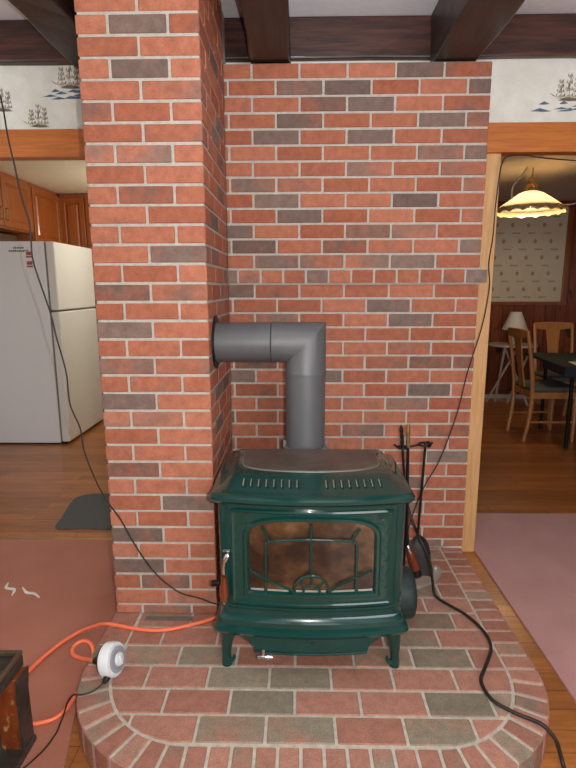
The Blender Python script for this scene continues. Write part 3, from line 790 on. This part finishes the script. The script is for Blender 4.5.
# ---------------------------------------------------------------- cables and timer
def cable(name, segs, r, m, label, cat='cable', n=8):
    bm = B()
    for P in segs: tube(bm, catmull(P, n), r, 8)
    o = finish(name, bm, m, smooth='all'); tag(o, label, cat); return o
cable('hanging_cable', [[(-.95, -.50, 2.24), (-.78, -.56, 2.11), (-.685, -.6, 1.985), (-.657, -.6, 1.90), (-.647, -.6, 1.79), (-.633, -.6, 1.695), (-.621, -.6, 1.602), (-.602, -.6, 1.52), (-.601, -.6, 1.457), (-.598, -.6, 1.376), (-.556, -.6, 1.21), (-.542, -.6, 1.125), (-.517, -.6, .995), (-.512, -.6, .876), (-.482, -.6, .785), (-.474, -.6, .70), (-.442, -.6, .591), (-.407, -.595, .503), (-.361, -.58, .414), (-.317, -.575, .313), (-.245, -.575, .193), (-.155, -.575, .108), (-.069, -.58, .083), (.02, -.60, .071), (.08, -.58, .12)]], .0028, M_cable, 'thin black cable hanging from the ceiling past the fridge and across the brick column')
cable('wall_cable', [[(1.62, .108, 1.86), (1.45, .10, 1.872), (1.36, .10, 1.884), (1.29, .10, 1.882), (1.262, .10, 1.86), (1.253, .105, 1.80), (1.244, .105, 1.66), (1.24, .10, 1.529), (1.215, .06, 1.40), (1.192, -.030, 1.293), (1.170, -.032, 1.116), (1.123, -.018, .905), (1.083, -.015, .692), (1.014, -.015, .467), (.948, -.015, .333), (.90, -.015, .197), (.87, -.04, .10), (.86, -.10, .03)]], .0030, M_cable, 'thin dark cable draped from the dining doorway down across the brick wall')
cable('power_cable', [[(.80, -.31, .36), (.822, -.345, .29), (.839, -.41, .247), (.862, -.425, .20), (.880, -.43, .145), (.892, -.432, .07), (.900, -.436, .022), (.912, -.455, .009), (.945, -.500, .008), (.996, -.568, .008), (1.03, -.673, .008), (1.021, -.759, .008), (.966, -.854, .008), (.93, -.919, .008), (.938, -.995, .008), (.983, -1.041, .008), (1.028, -1.070, .008), (1.055, -1.092, .008), (1.083, -1.112, -.02), (1.100, -1.118, -.07), (1.102, -1.14, -.0925), (1.094, -1.19, -.0925), (1.07, -1.35, -.0925)]], .0060, M_cable, 'thick black power cable snaking over the right side of the brick hearth')
bm = B()
tube(bm, catmull([(-1.10, -1.02, -.082), (-.85, -.96, -.082), (-.71, -.88, -.082), (-.668, -.815, -.082), (-.643, -.72, -.082), (-.605, -.63, -.08), (-.555, -.585, -.068), (-.49, -.605, -.030), (-.425, -.640, .008), (-.356, -.655, .009), (-.281, -.672, .009), (-.191, -.676, .009), (-.085, -.64, .009), (0.0, -.595, .009), (.08, -.535, .009)], 8), .0068, 10)
tube(bm, catmull([(-1.10, -1.05, -.082), (-.80, -1.04, -.082), (-.66, -1.035, -.082), (-.55, -1.022, -.082), (-.481, -1.003, -.082), (-.452, -.97, -.082), (-.440, -.91, -.082), (-.438, -.84, -.078), (-.430, -.785, -.055), (-.431, -.755, -.022), (-.452, -.732, -.006), (-.483, -.722, -.006), (-.507, -.742, -.012), (-.497, -.778, -.016), (-.455, -.81, -.008), (-.418, -.840, .012), (-.390, -.866, .030), (-.375, -.877, .036)], 8), .0068, 10)
o = finish('extension_cord', bm, M_orange, smooth='all'); tag(o, 'orange extension cord running over the russet carpet and behind the stove', 'cord')
# timer
TC = Vector((-.306, -.893, .056))
tm = empty('plug_in_timer', (TC.x, TC.y, .001)); tag(tm, 'white round plug-in timer with grey dial lying on the left edge of the hearth', 'timer')
axis = Vector((.95, -.20, .22)).normalized(); q = axis.to_track_quat('Z', 'Y').to_matrix().to_4x4(); TM = Matrix.Translation(TC-axis*.005) @ q
inv = Matrix.Translation((-TC.x, -TC.y, -.001))
def tpt(name, bm, m, par=tm, **k):
    o = finish(name, bm, m, par, **k)
    if par is tm: o.matrix_parent_inverse = inv
    return o
bm = B(); lathe(bm, [(0, -.018), (.050, -.018), (.056, -.012), (.056, .016), (.052, .022), (.040, .024), (0, .024)], seg=40, M=TM); tpt('timer_body', bm, M_white_plastic, smooth=True)
bm = B(); lathe(bm, [(.041, .0235), (.041, .029), (.038, .031), (.024, .031), (0, .030)], seg=36, M=TM)
for k in range(24):
    a = 2*PI*k/24; box(bm, .033, .0395, -.0012, .0012, .030, .0335, M=TM @ Matrix.Rotation(a, 4, 'Z'))
dial = tpt('timer_dial', bm, M_grey_plastic, smooth=True)
bm = B(); lathe(bm, [(.022, .030), (.021, .036), (.018, .038), (0, .038)], seg=24, M=TM); box(bm, -.003, .003, -.017, .017, .037, .042, M=TM); o = tpt('timer_knob', bm, M_white_plastic, smooth=True)
bm = B(); lathe(bm, [(0, -.028), (.040, -.028), (.046, -.024), (.048, -.016), (0, -.016)], seg=32, M=TM); tpt('back_plate', bm, M_plastic_black, smooth=True)
pe = TC-axis*.034
bm = B(); tube(bm, [pe, pe+(Vector((-.372, -.879, .040))-pe)*.5, (-.374, -.878, .037)], [.016, .016, .011], 10); tpt('plug', bm, M_plastic_black, smooth=True)
cable('timer_cord', [[(-.312, -.942, .022), (-.322, -.955, .012), (-.345, -.978, .005), (-.375, -.990, .004), (-.402, -.988, .001), (-.425, -.985, -.03), (-.440, -.992, -.075), (-.443, -1.01, -.086), (-.440, -1.05, -.0865), (-.455, -1.12, -.0865), (-.51, -1.22, -.0865)]], .0026, M_cable, 'thin dark cord from the white timer dropping over the hearth corner to the carpet', 'cord')
bm = B(); tube(bm, [(-.302, -.925, .034), (-.311, -.942, .022), (-.317, -.951, .013)], [.013, .011, .006], 10); tpt('cord_plug', bm, M_plastic_black, smooth=True)

# strip of metal lying at the foot of the column
bm = B(); box(bm, -.283, -.095, -.606, -.586, .001, .006); box(bm, -.275, -.103, -.601, -.591, .006, .008)
o = finish('metal_strip', bm, simple('dull_metal', (.17, .155, .13), .5, .3), bevel=.001); tag(o, 'dull grey metal strip lying on the hearth against the brick column', 'metal strip')

# ---------------------------------------------------------------- floor things
bm = B(); P = catmull([(-1.10, .375, 0), (-.95, .375, 0), (-.70, .385, 0), (-.69, .6, 0), (-.70, .87, 0), (-.98, .885, 0), (-1.10, .875, 0), (-1.165, .82, 0), (-1.165, .72, 0), (-1.13, .52, 0)], 5, True)
loft(bm, [[(p.x, p.y, z) for p in P] for z in (FZ+.0005, FZ+.009)]); o = finish('floor_mat', bm, M_mat, bevel=.002); tag(o, 'small dark grey mat on the kitchen floor beside the brick column', 'mat')
def scrap(P, lab):
    bm = B(); c = catmull([(x, y, FZ+.0125+.002*math.sin(x*90)) for x, y in P], 4); tube(bm, c, [.002+.007*math.sin(PI*(k+.5)/len(c)) for k in range(len(c))], 6, flat=1)
    for v in bm.verts: v.co.z = FZ+.0105+(v.co.z-FZ-.0105)*.25+.0005
    o = finish('paper_scrap', bm, M_scrap); tag(o, lab, 'scrap', None)
scrap([(-1.06, -.205), (-1.045, -.25), (-1.0, -.262), (-.985, -.31)], 'small pale scrap on the russet carpet, the left one of two')
scrap([(-.97, -.245), (-.93, -.285), (-.89, -.295), (-.85, -.325)], 'small pale scrap on the russet carpet, the right one of two')

# low wooden stand at the lower left
ped = empty('wooden_stand', (-.69, -1.25, FZ)); tag(ped, 'low dark wooden stand with worn red legs and a raised rim on top', 'stand')
pi_ = Matrix.Translation((.69, 1.25, -FZ))
def pp(name, bm, m, bv=.003): o = finish(name, bm, m, ped, bevel=bv); o.matrix_parent_inverse = pi_; return o
x0, x1, y0, y1 = -.88, -.507, -1.44, -1.062
bm = B(); box(bm, x0+.004, x1+.018, y0, y1-.002, FZ+.0105, FZ+.032); pp('base', bm, M_darkwood, .006)
for i, (cx_, cy_) in enumerate(((x1-.026, y1-.035), (x0+.045, y1-.035), (x1-.045, y0+.045), (x0+.045, y0+.045))):
    bm = B(); loft(bm, [rect_ring(cx_-h, cx_+h, cy_-h*.8, cy_+h*.8, z) for h, z in ((.034, FZ+.03), (.033, .10), (.038, .17))]); pp('leg', bm, M_distress, .004)
    bm = B(); loft(bm, [rect_ring(cx_+h-.005, cx_+h+.003, cy_-h*.8-.003, cy_+h*.8+.003, z) for h, z in ((.034, FZ+.032), (.033, .10), (.038, .17))]); pp('leg_edging', bm, M_darkwood, .002)
bm = B(); box(bm, x0, x1, y0, y1, .172, .208); pp('top', bm, M_darkwood, .004)
bm = B()
for r in ((x0, x1, y1-.012, y1), (x0, x1, y0, y0+.012), (x0, x0+.012, y0+.012, y1-.012), (x1-.012, x1, y0+.012, y1-.012)): box(bm, r[0], r[1], r[2], r[3], .208, .222)
pp('top_rim', bm, wood('stand_rim', (.05, .032, .018), (.12, .075, .04), .4, 1), .003)

# ---------------------------------------------------------------- kitchen
fx0, fx1, fy0, fy1 = -2.48, -1.738, 2.03, 2.86
fr_ = empty('refrigerator', ((fx0+fx1)/2, (fy0+fy1)/2, FZ)); tag(fr_, 'white refrigerator in the kitchen with the freezer door on top', 'refrigerator')
fi = Matrix.Translation((-(fx0+fx1)/2, -(fy0+fy1)/2, -FZ))
def fp(name, bm, m, **k): o = finish(name, bm, m, fr_, **k); o.matrix_parent_inverse = fi; return o
bm = B(); box(bm, fx0, fx1-.085, fy0, fy1, FZ+.012, 1.685); fp('cabinet', bm, M_fridge, bevel=.008)
bm = B(); box(bm, fx1-.085, fx1-.074, fy0+.006, fy1-.006, FZ+.03, 1.68); fp('door_gasket', bm, M_gasket, bevel=.001)
for nm, a, b in (('fridge_door', FZ+.022, 1.092), ('freezer_door', 1.104, 1.683)):
    bm = B(); box(bm, fx1-.074, fx1, fy0, fy1, a, b); fp(nm, bm, M_fridge_door, bevel=.014, seg=3)
bm = B(); box(bm, fx0+.02, fx1-.04, fy0+.02, fy1-.02, FZ, FZ+.03); fp('kick_plate', bm, M_black, bevel=.002)
bm = B()
rnl = random.Random(3)
for zc, n0, xs_ in ((1.630, 6, -2.085), (1.604, 10, -2.125)):
    x = xs_
    for k in range(n0):
        w_ = rnl.uniform(.012, .02); box(bm, x, x+w_-.004, fy0-.0015, fy0+.001, zc-.007, zc+.007+rnl.uniform(-.002, .004)); x += w_
fp('maker_label', bm, M_ink_grey)
for zc in (1.575, 1.495):
    bm = B(); box(bm, -1.985, -1.925, fy0-.003, fy0+.001, zc-.03, zc+.03, 0); box(bm, -1.979, -1.931, fy0-.004, fy0-.002, zc-.006, zc+.024, 1); box(bm, -1.981, -1.929, fy0-.0045, fy0-.003, zc-.026, zc-.012, 1)
    fp('sticker', bm, [M_white_plastic, M_red_label], bevel=0)
# wall cabinets
def cabinet(name, x0, x1, y0, y1, z0, z1, face, ndoor, label, knobs=True):
    o = empty(name, ((x0+x1)/2, (y0+y1)/2, z0)); tag(o, label, 'cabinet', 'kitchen wall cabinets'); I = Matrix.Translation((-(x0+x1)/2, -(y0+y1)/2, -z0))
    def cp(n, bm, m, par=o, **k):
        q = finish(n, bm, m, par, **k)
        if par is o: q.matrix_parent_inverse = I
        return q
    bm = B(); box(bm, x0, x1, y0, y1, z0, z1); cp('carcass', bm, M_cab, bevel=.002)
    for i in range(ndoor):
        if face == 'x': a = y0+(y1-y0)*i/ndoor+.006; b = y0+(y1-y0)*(i+1)/ndoor-.006; T = lambda u, d, z: (x1+d, u, z)
        else: a = x0+(x1-x0)*i/ndoor+.006; b = x0+(x1-x0)*(i+1)/ndoor-.006; T = lambda u, d, z: (u, y0-d, z)
        bm = B(); za, zb_ = z0+.015, z1-.035; rings = []
        for ins, d in ((0, .0), (0, .018), (.004, .020), (.052, .020), (.058, .012), (.066, .012), (.078, .020), (.084, .021)):
            rings.append([T(a+ins, d, za+ins), T(b-ins, d, za+ins), T(b-ins, d, zb_-ins), T(a+ins, d, zb_-ins)])
        loft(bm, rings); dr = cp('door', bm, M_cab, bevel=.001)
        if knobs:
            u = b-.035 if i == 0 else a+.035
            bm = B(); P = [T(u, .020, za+.05), T(u, .042, za+.06), T(u, .046, za+.10), T(u, .042, za+.14), T(u, .020, za+.15)]; tube(bm, catmull(P, 4), .006, 7)
            q = finish('door_pull', bm, M_brass, dr, smooth=True)
    return o
cabinet('wall_cabinet', -2.50, -2.14, 1.50, 2.50, 1.79, 2.248, 'x', 2, 'double-door cherry wood cabinet mounted above the refrigerator')
cabinet('wall_cabinet', -2.50, -2.14, 2.51, 3.07, 1.70, 2.248, 'x', 1, 'tall single-door cherry wood cabinet just right of the one above the refrigerator', False)
cabinet('wall_cabinet', -2.13, -1.60, 3.08, 3.41, 1.25, 2.242, 'y', 2, 'cherry wood cabinet facing forward beside the brick column', False)
bm = B(); box(bm, -2.52, -2.30, 2.2, 2.9, 1.69, 1.775); o = finish('storage_box', bm, simple('brown_box', (.14, .07, .035), .8), bevel=.004); tag(o, 'brown box on top of the refrigerator under the cabinet', 'box')

# ---------------------------------------------------------------- dining room
sh_ = empty('wall_panel', (3.0, 4.045, 1.12)); tag(sh_, 'cream panel with rows of small brown motifs on the panelled dining room wall', 'wall panel')
I = Matrix.Translation((-3.0, -4.045, -1.12))
bm = B(); box(bm, 2.45, 3.545, 4.030, 4.046, 1.115, 2.22); o = finish('panel_cloth', bm, M_shadecloth, sh_, bevel=.002); o.matrix_parent_inverse = I
bm = B()
for i in range(6):
    for j in range(12):
        z = 1.17+j*.0945; x = 2.52+i*.188+(.094 if (j//2) % 2 else 0)+(.047 if j % 2 == 0 else 0)
        if x > 3.50: continue
        if j % 2: lathe(bm, [(0, -.001), (.020, -.0005), (.020, .001)], seg=8, M=Matrix.Translation((x, 4.029, z)) @ Matrix.Rotation(PI/2, 4, 'X') @ Matrix.Diagonal((1, 1.35, 1, 1)))
        else: box(bm, x-.045, x+.045, 4.0285, 4.031, z-.008, z+.009, 1)
o = finish('motif_print', bm, [M_motif, M_motif2], sh_); o['kind'] = 'stuff'; o.matrix_parent_inverse = I
bm = B(); box(bm, 2.40, 3.60, 4.015, 4.046, 1.075, 1.113); box(bm, 3.548, 3.60, 4.015, 4.046, 1.113, 2.25); box(bm, 2.40, 3.60, 4.015, 4.046, 2.222, 2.27)
o = finish('panel_frame', bm, M_cab, sh_, bevel=.003); o.matrix_parent_inverse = I

# hanging lamp
LX, LY, LZ = 2.335, 2.28, 1.935
lamp = empty('pendant_lamp', (LX, LY, 2.30)); tag(lamp, 'lit amber glass pendant lamp with scalloped rim hanging in the dining room', 'lamp')
I = Matrix.Translation((-LX, -LY, -2.30))
def lp(name, bm, m, **k): o = finish(name, bm, m, lamp, **k); o.matrix_parent_inverse = I; return o
N = 64
def scal(r, z, amp=0, rip=0): return [(LX+(r+rip*math.cos(16*a))*math.cos(a), LY+(r+rip*math.cos(16*a))*math.sin(a), z+amp*math.cos(16*a)) for a in [2*PI*k/N for k in range(N)]]
bm = B(); loft(bm, [scal(.06, 2.10), scal(.10, 2.083), scal(.17, 2.035), scal(.235, 1.99), scal(.27, 1.962, .0, .0)], cap=False)
o = lp('lamp_shade', bm, M_shade_glass, smooth=True); so = o.modifiers.new('s', 'SOLIDIFY'); so.thickness = .004
bm = B(); loft(bm, [scal(.268, 1.967), scal(.276, 1.955, .0), scal(.286, 1.94, .003, .004), scal(.285, 1.925, .010, .006)], cap=False)
for k in range(16):
    a = 2*PI*k/16; c = Vector((LX+.288*math.cos(a), LY+.288*math.sin(a), 1.945)); t = Vector((-math.sin(a), math.cos(a), 0))
    tube(bm, [c+t*.034*math.cos(b)+Vector((0, 0, 1))*.018*math.sin(b) for b in [2*PI*j/12 for j in range(12)]], .004, 5, closed=True)
o = lp('scalloped_rim', bm, simple('rim_gilt', (.55, .42, .22), .35, .4), smooth=True)
bm = B(); lathe(bm, [(.062, 2.098), (.062, 2.112), (.045, 2.122), (.03, 2.13), (.02, 2.15), (.028, 2.17), (.014, 2.19), (.02, 2.21), (.008, 2.24), (.006, 2.30)], LX, LY, 16)
for k in range(5):
    a = 2*PI*k/5; P = [(LX+r*math.cos(a), LY+r*math.sin(a), z) for r, z in ((.055, 2.11), (.045, 2.15), (.02, 2.17), (.03, 2.20), (.008, 2.225))]; tube(bm, catmull(P, 4), .004, 6)
lp('crown', bm, M_brass, smooth=True)
bm = B(); lathe(bm, [(0, 2.03), (.02, 2.025), (.03, 2.0), (.022, 1.98), (0, 1.972)], LX, LY, 16)
t = NT('lit_bulb'); t.base((1, .9, .7)); t.b.inputs['Emission Color'].default_value = (1, .78, .45, 1); t.set(Emission_Strength=60.)
lp('bulb', bm, t.m, smooth=True)
bm = B()
tube(bm, catmull([(LX-.07, LY-.05, 2.29), (LX-.13, LY-.1, 2.21), (LX-.21, LY-.14, 2.13), (LX-.225, LY-.15, 2.06), (LX-.21, LY-.13, 2.02)], 6), .006, 6)
lp('swag_cord', bm, M_white_paint, smooth=True); bm = B()
tube(bm, catmull([(LX+.24, LY-.10, 1.975), (LX+.34, LY-.1, 1.99), (LX+.48, LY-.05, 2.09), (LX+.62, LY, 2.22), (LX+.70, LY, 2.295)], 6), .006, 6)
lp('swag_cord', bm, M_white_paint, smooth=True)
light('pendant_bulb_light', 'POINT', (LX, LY, 1.945), 10, (1, .80, .55), .03)

# dining table
tb = empty('dining_table', (3.3, 2.2, FZ)); tag(tb, 'dining table with dark cloth and black metal legs under the pendant lamp', 'table')
I = Matrix.Translation((-3.3, -2.2, -FZ))
def tp2(name, bm, m, **k): o = finish(name, bm, m, tb, **k); o.matrix_parent_inverse = I; return o
bm = B(); poly_prism(bm, [(2.50, 1.76), (3.9, 1.70), (3.98, 2.66), (2.60, 2.72)], .625, .650); tp2('tabletop', bm, M_cloth, bevel=.004)
bm = B(); poly_prism(bm, [(2.495, 1.752), (3.9, 1.692), (3.903, 1.702), (2.505, 1.762)], .565, .652); poly_prism(bm, [(2.495, 1.752), (2.507, 1.752), (2.560, 2.25), (2.548, 2.25)], .575, .652); tp2('cloth_edge', bm, M_navy, bevel=.002)
for x, y in ((2.68, 1.97), (3.80, 1.85), (2.75, 2.60), (3.85, 2.55)):
    bm = B(); tube(bm, [(x, y, FZ), (x, y, .60), (x, y, .626)], [.016, .016, .022], 10); tp2('leg', bm, M_black, smooth=True)
bm = B(); poly_prism(bm, [(2.62, 1.80), (2.92, 1.78), (2.95, 2.02), (2.68, 2.06)], .651, .654); o = finish('paper_sheet', bm, M_paper); tag(o, 'white sheet of paper lying on the dining table corner', 'paper')

def chair(loc, rz, label, seat_z=.36, hgt=1.0):
    """front of the chair faces local +x, origin on the floor under the seat centre"""
    o = empty('dining_chair', (loc[0], loc[1], FZ), rz); tag(o, label, 'chair', 'wooden dining chairs')
    w, d = .20, .20; sz = seat_z-FZ
    def cp(n, bm, m, **k): return finish(n, bm, m, o, **k)
    for s in (-1, 1):
        bm = B(); tube(bm, catmull([(-d-.03, s*w*.88, 0), (-d, s*w*.92, sz*.5), (-d+.005, s*w*.95, sz), (-d-.03, s*w*.98, sz+.28), (-d-.08, s*w, hgt)], 5), [.018]*5+[.020]*10+[.018]*5+[.015], 8); cp('leg', bm, M_chair, smooth=True)
        bm = B(); tube(bm, [(d, s*w, 0), (d, s*w, sz-.02)], [.015, .021], 8); cp('leg', bm, M_chair, smooth=True)
        bm = B(); tube(bm, [(-d, s*w*.93, .18), (d, s*w, .18)], .011, 8); cp('stretcher', bm, M_chair, smooth=True)
    bm = B(); box(bm, -d, d+.015, -w-.01, w+.01, sz-.06, sz); cp('seat_frame', bm, M_chair, bevel=.006)
    bm = B(); box(bm, -d+.005, d+.025, -w-.005, w+.005, sz, sz+.045); cp('seat_cushion', bm, M_seat, bevel=.018, seg=3)
    bm = B(); n = 12; rings = []
    for k in range(n+1):
        t = -1+2*k/n; y = t*w*1.05; x = -d-.078-.02*(1-t*t); zt = hgt+.012+.010*(1-t*t); zl = hgt-.065+.025*t*t
        rings.append([(x-.010, y, zl), (x+.010, y, zl), (x+.010, y, zt), (x-.010, y, zt)])
    loft(bm, rings); cp('top_rail', bm, M_chair, bevel=.004)
    bm = B(); rings = []
    for z, ww in ((sz+.02, .055), (sz+.15, .05), (hgt-.2, .06), (hgt-.06, .075)):
        x = -d+.0-.09*(z-sz)/(hgt-sz); rings.append([(x-.007, -ww, z), (x+.007, -ww, z), (x+.007, ww, z), (x-.007, ww, z)])
    loft(bm, rings); cp('back_splat', bm, M_chair, bevel=.003)
    return o
chair((2.63, 2.36), .02, 'wooden dining chair seen side-on, tucked in at the left end of the table')
chair((3.07, 2.90), -PI/2, 'wooden dining chair on the far side of the table, facing the viewer')

# folding side table with lamp
st = empty('side_table', (2.86, 3.72, FZ)); tag(st, 'small round white side table on crossed legs by the dining room wall', 'side table')
I = Matrix.Translation((-2.86, -3.72, -FZ))
bm = B(); lathe(bm, [(0, .612), (.27, .612), (.275, .620), (.27, .630), (0, .630)], 2.86, 3.68, 40); o = finish('tabletop', bm, M_white_paint, st, smooth=True); o.matrix_parent_inverse = I
for a, b in (((2.70, 3.50, .612), (2.77, 3.86, FZ)), ((2.86, 3.52, .612), (2.66, 3.85, FZ)), ((2.82, 3.85, .612), (3.06, 3.60, FZ)), ((3.05, 3.6, .612), (2.90, 3.80, FZ))):
    bm = B(); tube(bm, [a, b], .013, 8); o = finish('leg', bm, M_white_paint, st, smooth=True); o.matrix_parent_inverse = I
tl = empty('table_lamp', (2.88, 3.70, .63)); tag(tl, 'small unlit table lamp with a white cone shade on the side table', 'lamp')
I = Matrix.Translation((-2.88, -3.70, -.63))
bm = B(); lathe(bm, [(.055, 1.005), (.062, 1.005), (.142, .80), (.138, .80), (.055, 1.0)], 2.88, 3.70, 32); o = finish('lamp_shade', bm, M_shade, tl, smooth=True); o.matrix_parent_inverse = I
bm = B(); lathe(bm, [(0, .631), (.05, .631), (.052, .645), (.03, .66), (.04, .70), (.035, .74), (.012, .765), (.010, .86), (0, .86)], 2.88, 3.70, 24); o = finish('lamp_base', bm, M_white_paint, tl, smooth=True); o.matrix_parent_inverse = I
